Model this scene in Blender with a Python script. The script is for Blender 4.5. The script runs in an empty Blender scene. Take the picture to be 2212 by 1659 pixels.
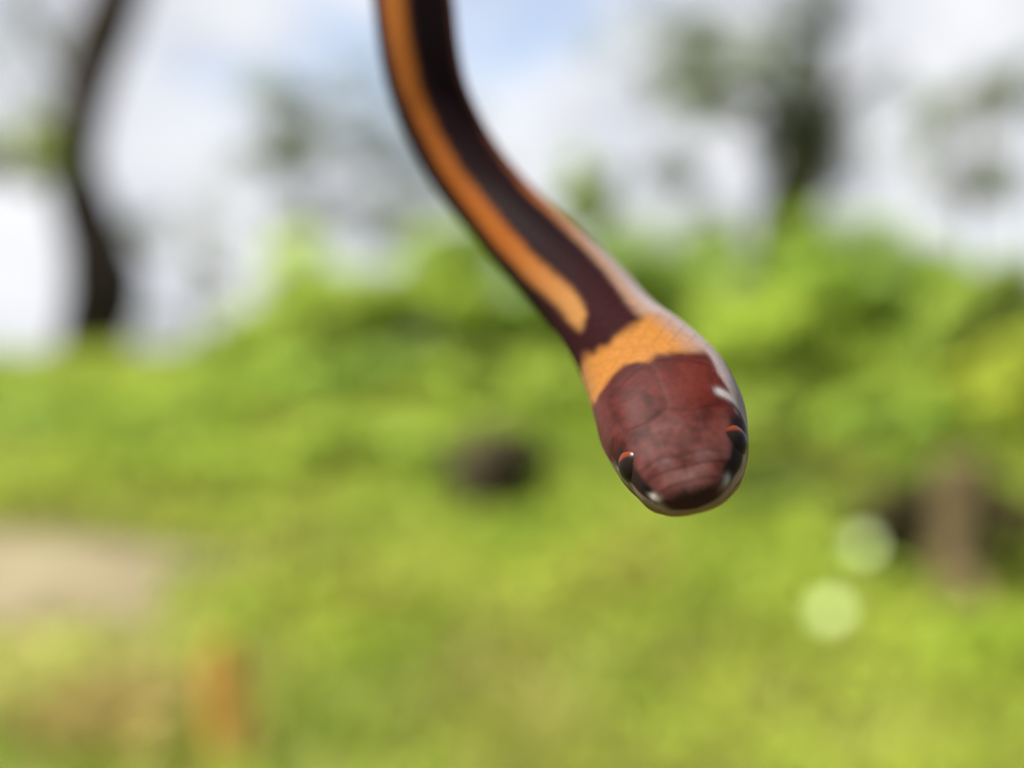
import bpy, math, random
import numpy as np
from mathutils import Vector

random.seed(7)
RNG = np.random.default_rng(11)
S = bpy.context.scene
COL = S.collection

# ------------------------------------------------------------------ camera
EYE = np.array([0.0, 0.0, 1.30])
LENS = 38.0
K = 36.0 / LENS                       # frame width per metre of distance
cam = bpy.data.cameras.new('camera')
camo = bpy.data.objects.new('camera', cam)
COL.objects.link(camo)
camo.location = EYE
camo.rotation_euler = (math.radians(90), 0, 0)
cam.lens = LENS
cam.sensor_width = 36
cam.clip_start = 0.005
cam.clip_end = 3000
cam.dof.use_dof = True
cam.dof.focus_distance = 0.0630
cam.dof.aperture_fstop = 11.0
S.camera = camo

# ------------------------------------------------------------------ sky, sun, exposure
SUN_EL, SUN_AZ = math.radians(57), math.radians(262)     # azimuth clockwise from +Y: high on the left
world = bpy.data.worlds.new('World')
S.world = world
world.use_nodes = True
nt = world.node_tree
nt.nodes.clear()
wo = nt.nodes.new('ShaderNodeOutputWorld')
bg = nt.nodes.new('ShaderNodeBackground')
sky = nt.nodes.new('ShaderNodeTexSky')
sky.sky_type = 'NISHITA'
sky.sun_disc = False
sky.sun_elevation = SUN_EL
sky.sun_rotation = SUN_AZ
sky.air_density = 1.0
sky.dust_density = 0.6
bg.inputs['Strength'].default_value = 0.058
tc = nt.nodes.new('ShaderNodeTexCoord')
mp = nt.nodes.new('ShaderNodeMapping')
mp.inputs['Location'].default_value = (3.1, 0.4, 1.55)
mp.inputs['Scale'].default_value = (1.0, 1.0, 1.7)
nz = nt.nodes.new('ShaderNodeTexNoise')
nz.inputs['Scale'].default_value = 2.6
nz.inputs['Detail'].default_value = 7
nz.inputs['Roughness'].default_value = 0.55
cr = nt.nodes.new('ShaderNodeValToRGB')
cr.color_ramp.elements[0].position = 0.34
cr.color_ramp.elements[1].position = 0.54
nz2 = nt.nodes.new('ShaderNodeTexNoise')
nz2.inputs['Scale'].default_value = 6.0
nz2.inputs['Detail'].default_value = 5
cr2 = nt.nodes.new('ShaderNodeValToRGB')            # cloud white to cloud grey
cr2.color_ramp.elements[0].position = 0.35
cr2.color_ramp.elements[0].color = (3.2, 3.35, 3.75, 1)
cr2.color_ramp.elements[1].position = 0.65
cr2.color_ramp.elements[1].color = (4.95, 5.0, 5.15, 1)
mx = nt.nodes.new('ShaderNodeMix')
mx.data_type = 'RGBA'
L = nt.links.new
L(tc.outputs['Generated'], mp.inputs['Vector'])
L(mp.outputs['Vector'], nz.inputs['Vector'])
L(mp.outputs['Vector'], nz2.inputs['Vector'])
L(nz.outputs['Fac'], cr.inputs['Fac'])
L(nz2.outputs['Fac'], cr2.inputs['Fac'])
L(cr.outputs['Color'], mx.inputs['Factor'])
L(sky.outputs['Color'], mx.inputs['A'])
L(cr2.outputs['Color'], mx.inputs['B'])
L(mx.outputs['Result'], bg.inputs['Color'])
L(bg.outputs['Background'], wo.inputs['Surface'])

sd = bpy.data.lights.new('sun', 'SUN')
sd.energy = 5.0
sd.angle = math.radians(0.5)
sd.color = (1.0, 0.95, 0.87)
suno = bpy.data.objects.new('sun', sd)
COL.objects.link(suno)
SUN_DIR = Vector((math.sin(SUN_AZ) * math.cos(SUN_EL), math.cos(SUN_AZ) * math.cos(SUN_EL), math.sin(SUN_EL)))
suno.rotation_euler = SUN_DIR.to_track_quat('Z', 'Y').to_euler()
suno.location = (-9, -2, 14)

S.view_settings.view_transform = 'Standard'
S.view_settings.look = 'None'
S.view_settings.gamma = 1
S.view_settings.exposure = 1.8
S.render.engine = 'CYCLES'
S.cycles.use_denoising = True
S.cycles.max_bounces = 6
S.cycles.transparent_max_bounces = 6


# ------------------------------------------------------------------ helpers
def tag(o, label=None, cat=None, group=None, kind=None):
    for k, v in (('label', label), ('category', cat), ('group', group), ('kind', kind)):
        if v:
            o[k] = v
    return o


def empty(name, loc):
    o = bpy.data.objects.new(name, None)
    o.empty_display_size = 0.1
    o.location = loc
    COL.objects.link(o)
    return o


def mesh_obj(name, verts, faces, mat, parent=None, colors=None, smooth=True, origin=(0, 0, 0)):
    """verts (n,3) world space; faces (m,k) int array of one size, or a list of tuples."""
    v = np.asarray(verts, dtype=np.float64) - np.asarray(origin)
    me = bpy.data.meshes.new(name)
    if isinstance(faces, np.ndarray):
        k = faces.shape[1]
        me.vertices.add(len(v))
        me.vertices.foreach_set('co', v.astype(np.float32).ravel())
        me.loops.add(faces.size)
        me.loops.foreach_set('vertex_index', faces.astype(np.int32).ravel())
        me.polygons.add(len(faces))
        me.polygons.foreach_set('loop_start', np.arange(0, faces.size, k, dtype=np.int32))
        me.polygons.foreach_set('loop_total', np.full(len(faces), k, dtype=np.int32))
        me.update(calc_edges=True)
    else:
        me.from_pydata([tuple(p) for p in v], [], faces)
        me.update()
    me.validate()
    if smooth:
        me.polygons.foreach_set('use_smooth', np.ones(len(me.polygons), dtype=bool))
    if colors is not None:
        a = me.attributes.new('tint', 'FLOAT_COLOR', 'POINT')
        c = np.ones((len(v), 4), dtype=np.float32)
        c[:, :3] = colors
        a.data.foreach_set('color', c.ravel())
    me.materials.append(mat)
    o = bpy.data.objects.new(name, me)
    o.location = origin
    COL.objects.link(o)
    if parent is not None:
        o.parent = parent
        o.location = np.asarray(origin) - np.asarray(parent.location)
    return o


def material(name):
    m = bpy.data.materials.new(name)
    m.use_nodes = True
    n = m.node_tree
    return m, n, n.nodes['Principled BSDF'], n.nodes['Material Output'], n.links.new


def mat_leaf(name, trans=0.35, rough=0.45, nscale=40.0, spec=0.4):
    """Leaf tissue: per-leaf tint, fine mottling, light passing through the blade."""
    m, n, p, out, lk = material(name)
    at = n.nodes.new('ShaderNodeAttribute'); at.attribute_name = 'tint'
    tcx = n.nodes.new('ShaderNodeTexCoord')
    no = n.nodes.new('ShaderNodeTexNoise'); no.inputs['Scale'].default_value = nscale
    rp = n.nodes.new('ShaderNodeMapRange')
    rp.inputs['To Min'].default_value = 0.75; rp.inputs['To Max'].default_value = 1.25
    vm = n.nodes.new('ShaderNodeVectorMath'); vm.operation = 'SCALE'
    lk(tcx.outputs['Object'], no.inputs['Vector']); lk(no.outputs['Fac'], rp.inputs['Value'])
    lk(at.outputs['Color'], vm.inputs[0]); lk(rp.outputs['Result'], vm.inputs['Scale'])
    lk(vm.outputs['Vector'], p.inputs['Base Color'])
    p.inputs['Roughness'].default_value = rough
    p.inputs['Specular IOR Level'].default_value = spec
    tr = n.nodes.new('ShaderNodeBsdfTranslucent')
    lk(vm.outputs['Vector'], tr.inputs['Color'])
    ms = n.nodes.new('ShaderNodeMixShader'); ms.inputs['Fac'].default_value = trans
    lk(p.outputs['BSDF'], ms.inputs[1]); lk(tr.outputs['BSDF'], ms.inputs[2])
    lk(ms.outputs['Shader'], out.inputs['Surface'])
    return m


def mat_noise(name, c1, c2, scale, rough=0.85, bump=0.3, stretch=(1, 1, 1), dist=0.02, c3=None):
    m, n, p, out, lk = material(name)
    tcx = n.nodes.new('ShaderNodeTexCoord')
    mpn = n.nodes.new('ShaderNodeMapping'); mpn.inputs['Scale'].default_value = stretch
    no = n.nodes.new('ShaderNodeTexNoise')
    no.inputs['Scale'].default_value = scale; no.inputs['Detail'].default_value = 8
    rp = n.nodes.new('ShaderNodeValToRGB')
    rp.color_ramp.elements[0].position = 0.35; rp.color_ramp.elements[0].color = (*c1, 1)
    rp.color_ramp.elements[1].position = 0.68; rp.color_ramp.elements[1].color = (*c2, 1)
    if c3:
        e = rp.color_ramp.elements.new(0.5); e.color = (*c3, 1)
    bm = n.nodes.new('ShaderNodeBump'); bm.inputs['Strength'].default_value = bump
    bm.inputs['Distance'].default_value = dist
    lk(tcx.outputs['Object'], mpn.inputs['Vector']); lk(mpn.outputs['Vector'], no.inputs['Vector'])
    lk(no.outputs['Fac'], rp.inputs['Fac']); lk(rp.outputs['Color'], p.inputs['Base Color'])
    lk(no.outputs['Fac'], bm.inputs['Height']); lk(bm.outputs['Normal'], p.inputs['Normal'])
    p.inputs['Roughness'].default_value = rough
    p.inputs['Specular IOR Level'].default_value = 0.15
    return m


def vnoise(x, y, seed=0):
    """Smooth 2-D value noise in 0..1 (numpy)."""
    x = np.asarray(x, float) + 1000; y = np.asarray(y, float) + 1000
    xi, yi = np.floor(x).astype(np.int64), np.floor(y).astype(np.int64)
    fx, fy = x - xi, y - yi
    fx, fy = fx * fx * (3 - 2 * fx), fy * fy * (3 - 2 * fy)

    def h(a, b):
        n = (a * 374761393 + b * 668265263 + seed * 982451653) & 0x7fffffff
        n = ((n ^ (n >> 13)) * 1274126177) & 0x7fffffff
        return ((n ^ (n >> 16)) & 0xffff) / 65535.0
    return (h(xi, yi) * (1 - fx) + h(xi + 1, yi) * fx) * (1 - fy) + (h(xi, yi + 1) * (1 - fx) + h(xi + 1, yi + 1) * fx) * fy


def sstep(a, b, x):
    t = np.clip((np.asarray(x, float) - a) / (b - a), 0, 1)
    return t * t * (3 - 2 * t)


def at(px, py, d):
    """World point that the photograph shows at (px, py) of a 2212 x 1659 frame, d metres in front of the lens."""
    return np.array([EYE[0] + (px - 1106) / 2212 * K * d, EYE[1] + d, EYE[2] + (829.5 - py) / 2212 * K * d])


def ground_z(x, y):
    x = np.asarray(x, float); y = np.asarray(y, float)
    t = np.clip(y - 2.5, 0, None)
    rise = 1.62 * (1 - np.exp(-(t / 8.6) ** 1.25))
    bumps = (vnoise(x * 0.5, y * 0.5, 3) - 0.5) * 0.22 + (vnoise(x * 1.7, y * 1.7, 4) - 0.5) * 0.07
    return rise + bumps * sstep(1.0, 4.0, y) * (1 - sstep(60, 200, np.abs(y)))


# ------------------------------------------------------------------ materials
M_LEAF = mat_leaf('leaf', 0.55, 0.6, 40.0, 0.15)
M_LEAF_TREE = mat_leaf('tree_leaf', 0.30)
M_GRASS = mat_leaf('grass_blade', 0.40, 0.6, 6.0, 0.15)
M_GLOSS = mat_leaf('glossy_leaf', 0.30, 0.33, 60.0, 0.25)
M_WAXY = mat_leaf('waxy_leaf', 0.40, 0.42, 60.0, 0.35)
M_DRY = mat_leaf('dry_leaf', 0.25, 0.7, 30.0)
M_BARK = mat_noise('bark', (0.012, 0.009, 0.007), (0.050, 0.036, 0.026), 9, 0.9, 0.8, (1, 1, 0.25), 0.05)
M_BARK_MOSS = mat_noise('mossy_bark', (0.020, 0.022, 0.010), (0.07, 0.075, 0.030), 8, 0.95, 0.8, (1, 1, 0.4), 0.05)
M_STEM = mat_noise('stem', (0.05, 0.045, 0.02), (0.12, 0.10, 0.045), 20, 0.8, 0.3)
M_SOIL = mat_noise('soil', (0.09, 0.085, 0.025), (0.17, 0.16, 0.05), 3.0, 0.95, 0.5)
M_SAND = mat_noise('sand', (0.095, 0.078, 0.045), (0.155, 0.133, 0.082), 2.2, 0.95, 0.4, c3=(0.125, 0.104, 0.062))
M_ROCK = mat_noise('dark_rock', (0.012, 0.009, 0.004), (0.045, 0.033, 0.014), 5, 0.85, 0.6)
M_STUMP = mat_noise('stump_wood', (0.065, 0.047, 0.022), (0.135, 0.10, 0.05), 7, 0.9, 0.8, (1, 1, 0.2), 0.03)

# ------------------------------------------------------------------ ground
gx = np.concatenate([-np.geomspace(900, 9, 26), np.linspace(-8.5, 8.5, 140), np.geomspace(9, 900, 26)])
gy = np.concatenate([-np.geomspace(900, 3, 22), np.linspace(-2.5, 20, 170), np.geomspace(20.6, 1500, 40)])
GX, GY = np.meshgrid(gx, gy)
GZ = ground_z(GX, GY)
gv = np.stack([GX.ravel(), GY.ravel(), GZ.ravel()], 1)
nx, ny = len(gx), len(gy)
ii = np.arange(nx * ny).reshape(ny, nx)
gf = np.stack([ii[:-1, :-1].ravel(), ii[:-1, 1:].ravel(), ii[1:, 1:].ravel(), ii[1:, :-1].ravel()], 1)
tag(mesh_obj('ground', gv, gf, M_SOIL), kind='structure')

# bare sandy track coming in from the left
PATH_Y0, PATH_Y1, PATH_X1 = 4.75, 6.75, -1.62


def path_mask(x, y):
    """1 on the bare sand, 0 on the vegetation."""
    ym = 5.30 + 0.12 * np.sin(x * 1.3) - 0.05 * (x + 3)
    hw = 0.40 + 0.12 * (vnoise(x * 1.5, 0 * x, 21) - 0.5)
    end = PATH_X1 + 0.25 * (vnoise(y * 2.0, 0 * y, 22) - 0.5)
    return (1 - sstep(0.85, 1.15, np.abs(y - ym) / hw)) * (1 - sstep(-0.12, 0.12, x - end))


px_, py_ = np.meshgrid(np.linspace(-9, -1.3, 120), np.linspace(4.4, 6.6, 46))
pm = path_mask(px_, py_)
pz = ground_z(px_, py_) + np.where(pm > 0.01, 0.045 * pm, -0.05)
pv = np.stack([px_.ravel(), py_.ravel(), pz.ravel()], 1)
ii = np.arange(px_.size).reshape(px_.shape)
pf = np.stack([ii[:-1, :-1].ravel(), ii[:-1, 1:].ravel(), ii[1:, 1:].ravel(), ii[1:, :-1].ravel()], 1)
tag(mesh_obj('sandy_path', pv, pf, M_SAND), kind='structure')


# ------------------------------------------------------------------ foliage builders
def leaves(c, nrm, length, width, tint, fold=0.18):
    """Many small folded leaves: c (n,3) centres, nrm (n,3) facing, sizes (n,), tint (n,3) -> verts, quads, colours."""
    n = len(c)
    nrm = nrm / np.linalg.norm(nrm, axis=1, keepdims=True)
    r = RNG.normal(size=(n, 3))
    t = r - nrm * np.sum(r * nrm, 1, keepdims=True)
    t /= np.linalg.norm(t, axis=1, keepdims=True)
    b = np.cross(nrm, t)
    l, w = length[:, None], width[:, None]
    base = c - t * l * 0.5
    tip = c + t * l * 0.5 - nrm * l * 0.10
    m1 = c - t * l * 0.08
    le = m1 + b * w * 0.5 + nrm * w * fold
    ri = m1 - b * w * 0.5 + nrm * w * fold
    v = np.stack([base, ri, tip, le], 1).reshape(-1, 3)
    k = np.arange(n)[:, None] * 4
    f = np.concatenate([k + np.array([[0, 1, 2]]), k + np.array([[0, 2, 3]])], 0)
    return v, f.astype(np.int32), np.repeat(tint, 4, axis=0)


def tint_of(n, base, var=0.22, yellow=0.14):
    """Leaf colours around a base, some yellower, some darker."""
    k = 1 + var * RNG.normal(size=(n, 1))
    y = RNG.random((n, 1)) * yellow
    c = np.array(base)[None] * np.clip(k, 0.45, 1.7)
    c[:, 0:1] *= 1 + y
    c[:, 2:3] *= 1 - 0.4 * y
    return np.clip(c, 0.004, 0.6)


def blob_leaves(center, rad, n, size, base, clumps=26, shell=0.55, var=0.22, lo=-0.6):
    """Leaves gathered in clumps through an ellipsoid's volume: uneven outline, gaps between the clumps."""
    d = RNG.normal(size=(clumps * 3, 3)); d /= np.linalg.norm(d, axis=1, keepdims=True)
    d = d[d[:, 2] > lo][:clumps]
    rr = (shell + (1 - shell) * RNG.random(len(d)))[:, None] * (0.80 + 0.35 * RNG.random((len(d), 1)))
    cc = d * rr
    cs = 0.20 + 0.17 * RNG.random(len(d))
    ct = 1 + 0.17 * RNG.normal(size=len(d))
    who = RNG.integers(0, len(d), n)
    off = RNG.normal(size=(n, 3)); off /= np.linalg.norm(off, axis=1, keepdims=True)
    off *= (RNG.random((n, 1)) ** 0.45) * cs[who][:, None]
    u = cc[who] + off
    p = np.asarray(center) + u * np.asarray(rad)
    nrm = u * 0.8 + off * 2.0 + RNG.normal(size=(n, 3)) * 0.45 + np.array([-0.2, -0.30, 0.65])
    t = tint_of(n, base, var) * np.clip(ct[who], 0.45, 1.6)[:, None]
    s = size * (0.6 + 0.8 * RNG.random(n))
    return leaves(p, nrm, s, s * (0.42 + 0.2 * RNG.random(n)), t)


def join(parts):
    vs, fs, cs, k = [], [], [], 0
    for v, f, c in parts:
        vs.append(v); fs.append(f + k); cs.append(c); k += len(v)
    return np.concatenate(vs), np.concatenate(fs), np.concatenate(cs)


def tube(path, radii, seg=9, wob=0.0, flat=1.0):
    """Tapered tube along a polyline -> verts, faces list."""
    path = [Vector(p) for p in path]
    n = len(path)
    verts, faces = [], []
    up = Vector((0.31, 0.87, 0.11))
    for i in range(n):
        t = (path[min(i + 1, n - 1)] - path[max(i - 1, 0)]).normalized()
        a = t.cross(up).normalized(); b = t.cross(a)
        for j in range(seg):
            an = 2 * math.pi * j / seg
            r = radii[i] * (1 + wob * (random.random() - 0.5))
            verts.append(tuple(path[i] + a * (math.cos(an) * r) + b * (math.sin(an) * r * flat)))
    for i in range(n - 1):
        for j in range(seg):
            faces.append((i * seg + j, i * seg + (j + 1) % seg, (i + 1) * seg + (j + 1) % seg, (i + 1) * seg + j))
    faces.append(tuple(range(seg))[::-1])
    faces.append(tuple((n - 1) * seg + j for j in range(seg)))
    return verts, faces


def smooth_path(pts, n):
    """Catmull-Rom through the points -> n samples (any number of columns)."""
    P = np.asarray(pts, float)
    P = np.vstack([2 * P[0] - P[1], P, 2 * P[-1] - P[-2]])
    m = len(P) - 3
    out = []
    for u in np.linspace(0, m - 1e-9, n):
        i = int(u); t = u - i
        a, b, c, d = P[i], P[i + 1], P[i + 2], P[i + 3]
        out.append(0.5 * ((2 * b) + (c - a) * t + (2 * a - 5 * b + 4 * c - d) * t * t + (3 * b - a - 3 * c + d) * t ** 3))
    return np.array(out)


def join_tubes(tubes):
    vs, fs = [], []
    for v, f in tubes:
        k = len(vs)
        vs += v
        fs += [tuple(i + k for i in q) for q in f]
    return vs, fs


GREEN = (0.205, 0.325, 0.036)
LIME = (0.270, 0.380, 0.044)
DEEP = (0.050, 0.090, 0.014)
OLIVE = (0.195, 0.275, 0.040)
CANOPY = (0.085, 0.120, 0.032)


def glossy_share(o, n_leaves, share):
    """A few of the leaves are waxier than the rest and glint."""
    o.data.materials.append(M_WAXY)
    k = (RNG.random(n_leaves) < share).astype(np.int32)
    o.data.polygons.foreach_set('material_index', np.concatenate([k, k]))


def bush(label, px, py_top, dist, half_w, base, n=5200, size=0.11, name='bush', depth=None, group=None, clumps=30):
    c = at(px, py_top, dist)
    z0 = float(ground_z(c[0], dist)) - 0.04
    h = c[2] - z0
    root = tag(empty(name, (c[0], dist, z0)), label, 'bush', group)
    cz = z0 + h * 0.48
    fol = blob_leaves((c[0], dist, cz), (half_w, depth or half_w * 0.8, h * 0.50), n, size, base, clumps)
    core = blob_leaves((c[0], dist, z0 + h * 0.36), (half_w * 0.75, (depth or half_w * 0.8) * 0.75, h * 0.40), n // 3, size * 1.3, base, 18, 0.2)
    v, f, t = join([fol, core])
    fo = mesh_obj('foliage', v, f, M_LEAF, root, t, smooth=False, origin=(c[0], dist, z0))
    glossy_share(fo, len(v) // 4, 0.04)
    for k in range(4):
        a = random.random() * 6.28
        tip = (c[0] + math.cos(a) * half_w * 0.45, dist + math.sin(a) * half_w * 0.4, z0 + h * (0.6 + 0.25 * random.random()))
        mid = (c[0] + math.cos(a) * half_w * 0.22, dist + math.sin(a) * half_w * 0.2, z0 + h * 0.35)
        b0 = (c[0] + math.cos(a) * 0.06, dist + math.sin(a) * 0.06, z0 - 0.05)
        tv, tf = tube(smooth_path([b0, mid, tip], 6), np.linspace(0.022, 0.006, 6), 6)
        mesh_obj('stem', tv, tf, M_STEM, root, origin=(c[0], dist, z0))
    return root


# ------------------------------------------------------------------ trees
def tree(name, label, trunk_pts, radii, limbs, crowns, bark, dist, group=None):
    """trunk_pts: photo-frame points at the tree's own distance; limbs: lists of points with radii; crowns: leaf clouds."""
    P = np.array([at(a, b, dist + d) for a, b, d in trunk_pts])
    P[0, 2] = float(ground_z(P[0, 0], P[0, 1])) - 0.15
    base = (P[0, 0], P[0, 1], float(ground_z(P[0, 0], P[0, 1])))
    root = tag(empty(name, base), label, 'tree', group)
    sp = smooth_path(np.hstack([P, np.array(radii)[:, None]]), 40)
    tubes = [tube(sp[:, :3], sp[:, 3], 14, 0.14)]
    for lp, r0, r1 in limbs:
        Q = smooth_path([at(a, b, dist + d) for a, b, d in lp], 14)
        tubes.append(tube(Q, np.linspace(r0, r1, 14), 8, 0.15))
    v, f = join_tubes(tubes)
    mesh_obj('trunk', v, f, bark, root, origin=base)
    parts = []
    for (a, b, d, rx, ry, rz, n, size, colr) in crowns:
        c = at(a, b, dist + d)
        parts.append(blob_leaves(c, (rx * 1.2, ry * 1.2, rz * 1.15), int(n * (1.0 if b < -100 else 1.65)), size, colr, max(8, n // 80), 0.25, 0.25, -1.1))
        q = []
        s0 = sp[min(39, int(np.argmin(np.linalg.norm(sp[:, :3] - c, axis=1))))][:3]
        mid = (np.asarray(s0) + c) / 2 + np.array([0, 0, 0.15 * rz])
    v, f, t = join(parts)
    mesh_obj('crown', v, f, M_LEAF_TREE, root, t, smooth=False, origin=base)
    return root


tree('tree', 'tall tree with dark crooked leaning trunk standing at the edge of the green bank',
     [(182, 830, 0), (205, 720, 0), (226, 620, 0), (208, 520, 0), (172, 420, 0), (160, 330, 0), (180, 220, 0), (212, 100, 0), (255, -20, 0), (300, -180, 0.2), (320, -380, 0.3)],
     [0.50, 0.46, 0.52, 0.42, 0.36, 0.30, 0.32, 0.36, 0.36, 0.24, 0.1],
     [([(228, 560, 0), (250, 520, 0.1), (262, 480, 0.3)], 0.12, 0.05),
      ([(165, 380, 0), (110, 330, -0.2), (40, 300, -0.4)], 0.07, 0.03),
      ([(180, 220, 0), (110, 120, 0.4), (40, 0, 0.8), (-60, -160, 1.0)], 0.09, 0.03),
      ([(255, -20, 0), (340, -150, 0.4), (460, -330, 0.5)], 0.10, 0.03)],
     [(40, 320, -0.4, 0.85, 0.7, 0.62, 1300, 0.13, (0.24, 0.31, 0.045)),
      (150, 330, 0.1, 0.45, 0.4, 0.6, 600, 0.12, (0.24, 0.31, 0.045)),
      (90, 130, 0.6, 1.2, 0.9, 1.2, 420, 0.12, CANOPY),
      (330, 500, 0.8, 0.6, 0.6, 0.55, 120, 0.11, CANOPY),
      (120, -380, 0.6, 1.9, 1.8, 1.2, 1100, 0.14, CANOPY)],
     M_BARK, 15.0)

tree('tree', 'tree with thick mossy green trunk forking above the tall bushes',
     [(1678, 700, 0), (1690, 560, 0), (1700, 460, 0), (1728, 370, 0), (1752, 270, 0), (1785, 150, 0), (1792, 20, 0), (1800, -200, 0), (1820, -420, 0)],
     [0.55, 0.55, 0.52, 0.52, 0.36, 0.16, 0.12, 0.09, 0.05],
     [([(1735, 300, 0), (1670, 235, -0.2), (1580, 190, -0.3), (1470, 205, -0.3)], 0.24, 0.05),
      ([(1760, 255, 0), (1850, 190, 0.3), (1950, 120, 0.4)], 0.18, 0.04),
      ([(1785, 150, 0), (1700, 60, 0.3), (1600, -60, 0.4)], 0.10, 0.03)],
     [(1740, 320, -0.2, 0.75, 0.6, 1.2, 800, 0.13, (0.050, 0.070, 0.016)),
      (1600, 190, -0.3, 1.5, 1.0, 0.75, 650, 0.15, CANOPY),
      (1480, 200, -0.3, 1.1, 0.8, 0.7, 320, 0.14, CANOPY),
      (1620, 60, 0.2, 2.0, 1.4, 1.2, 620, 0.15, CANOPY),
      (1790, 40, 0, 0.55, 0.6, 0.8, 240, 0.14, (0.06, 0.085, 0.02)),
      (1560, 420, 0.6, 1.5, 0.9, 1.5, 620, 0.14, CANOPY),
      (1500, 110, 0.2, 1.6, 1.1, 1.1, 420, 0.15, CANOPY), (1700, 170, 0.1, 1.5, 1.0, 1.2, 620, 0.15, CANOPY), (1860, 240, 0.3, 1.0, 0.9, 1.4, 340, 0.14, CANOPY),
      (1800, -330, 0, 3.6, 3.0, 1.7, 2600, 0.16, CANOPY)],
     M_BARK_MOSS, 19.0)

tree('tree', 'thin crowned tree whose sparse grey foliage stands alone against the open sky',
     [(700, 800, 0), (690, 620, 0), (672, 450, 0), (660, 300, 0), (655, 170, 0)],
     [0.13, 0.10, 0.08, 0.06, 0.03],
     [([(672, 450, 0), (740, 380, 0.3), (830, 330, 0.5)], 0.06, 0.02), ([(664, 330, 0), (600, 280, -0.4), (570, 240, -0.5)], 0.06, 0.02)],
     [(650, 320, 0, 1.7, 1.3, 1.3, 620, 0.20, CANOPY), (690, 200, 0, 1.9, 1.4, 1.4, 340, 0.20, CANOPY),
      (820, 370, 0.4, 2.0, 1.3, 1.4, 420, 0.2, CANOPY), (800, 480, 0.3, 3.4, 1.5, 1.0, 620, 0.2, CANOPY),
      (560, 420, 0.2, 2.2, 1.4, 1.3, 300, 0.2, CANOPY), (900, 300, 0.5, 2.0, 1.4, 1.6, 380, 0.2, CANOPY), (640, 250, 0, 2.2, 1.4, 1.5, 420, 0.2, CANOPY)],
     M_BARK, 30.0)

tree('tree', 'slender tree with loose open foliage behind the bank at the far end of the bushes',
     [(2100, 700, 0), (2092, 520, 0), (2098, 380, 0), (2105, 250, 0), (2110, 130, 0)],
     [0.09, 0.08, 0.06, 0.05, 0.02],
     [([(2098, 380, 0), (2040, 300, 0.3), (1980, 240, 0.4)], 0.05, 0.02), ([(2104, 270, 0), (2170, 220, -0.3), (2220, 190, -0.3)], 0.05, 0.02)],
     [(2085, 240, 0, 1.3, 1.0, 1.1, 520, 0.17, CANOPY), (1990, 300, 0.3, 1.2, 0.9, 1.2, 260, 0.17, CANOPY),
      (2040, 430, 0.2, 1.5, 1.0, 1.2, 280, 0.17, CANOPY), (2190, 210, -0.3, 1.0, 0.8, 0.9, 260, 0.17, CANOPY), (2130, 330, 0, 1.2, 0.9, 1.0, 260, 0.17, CANOPY)],
     M_BARK, 25.0)

# low far treeline between the two nearer trunks
for k, (cx, top, d, w, n) in enumerate([(420, 470, 52, 3.2, 260), (980, 400, 58, 4.0, 420), (1180, 470, 62, 3.6, 420), (1430, 470, 55, 3.4, 380)]):
    lab = ['distant pale tree glimpsed just beside the crooked dark trunk', 'distant hazy tree rising over the highest bush left of the snake\'s neck',
           'distant hazy tree directly behind the snake\'s neck', 'distant hazy tree between the snake and the mossy trunk'][k]
    hz = (829.5 - top) / 2212 * K * d
    tree('tree', lab, [(cx, 800, 0), (cx + 6, 690, 0), (cx - 4, 600, 0), (cx, top + 20, 0)], [0.18, 0.14, 0.10, 0.04], [],
         [(cx, top + 90, 0, w, w * 0.8, hz * 0.30, n, 0.34, CANOPY), (cx + 30, top + 190, 0, w * 1.1, w * 0.8, hz * 0.32, n, 0.34, CANOPY)],
         M_BARK, d, group='distant trees')

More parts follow.
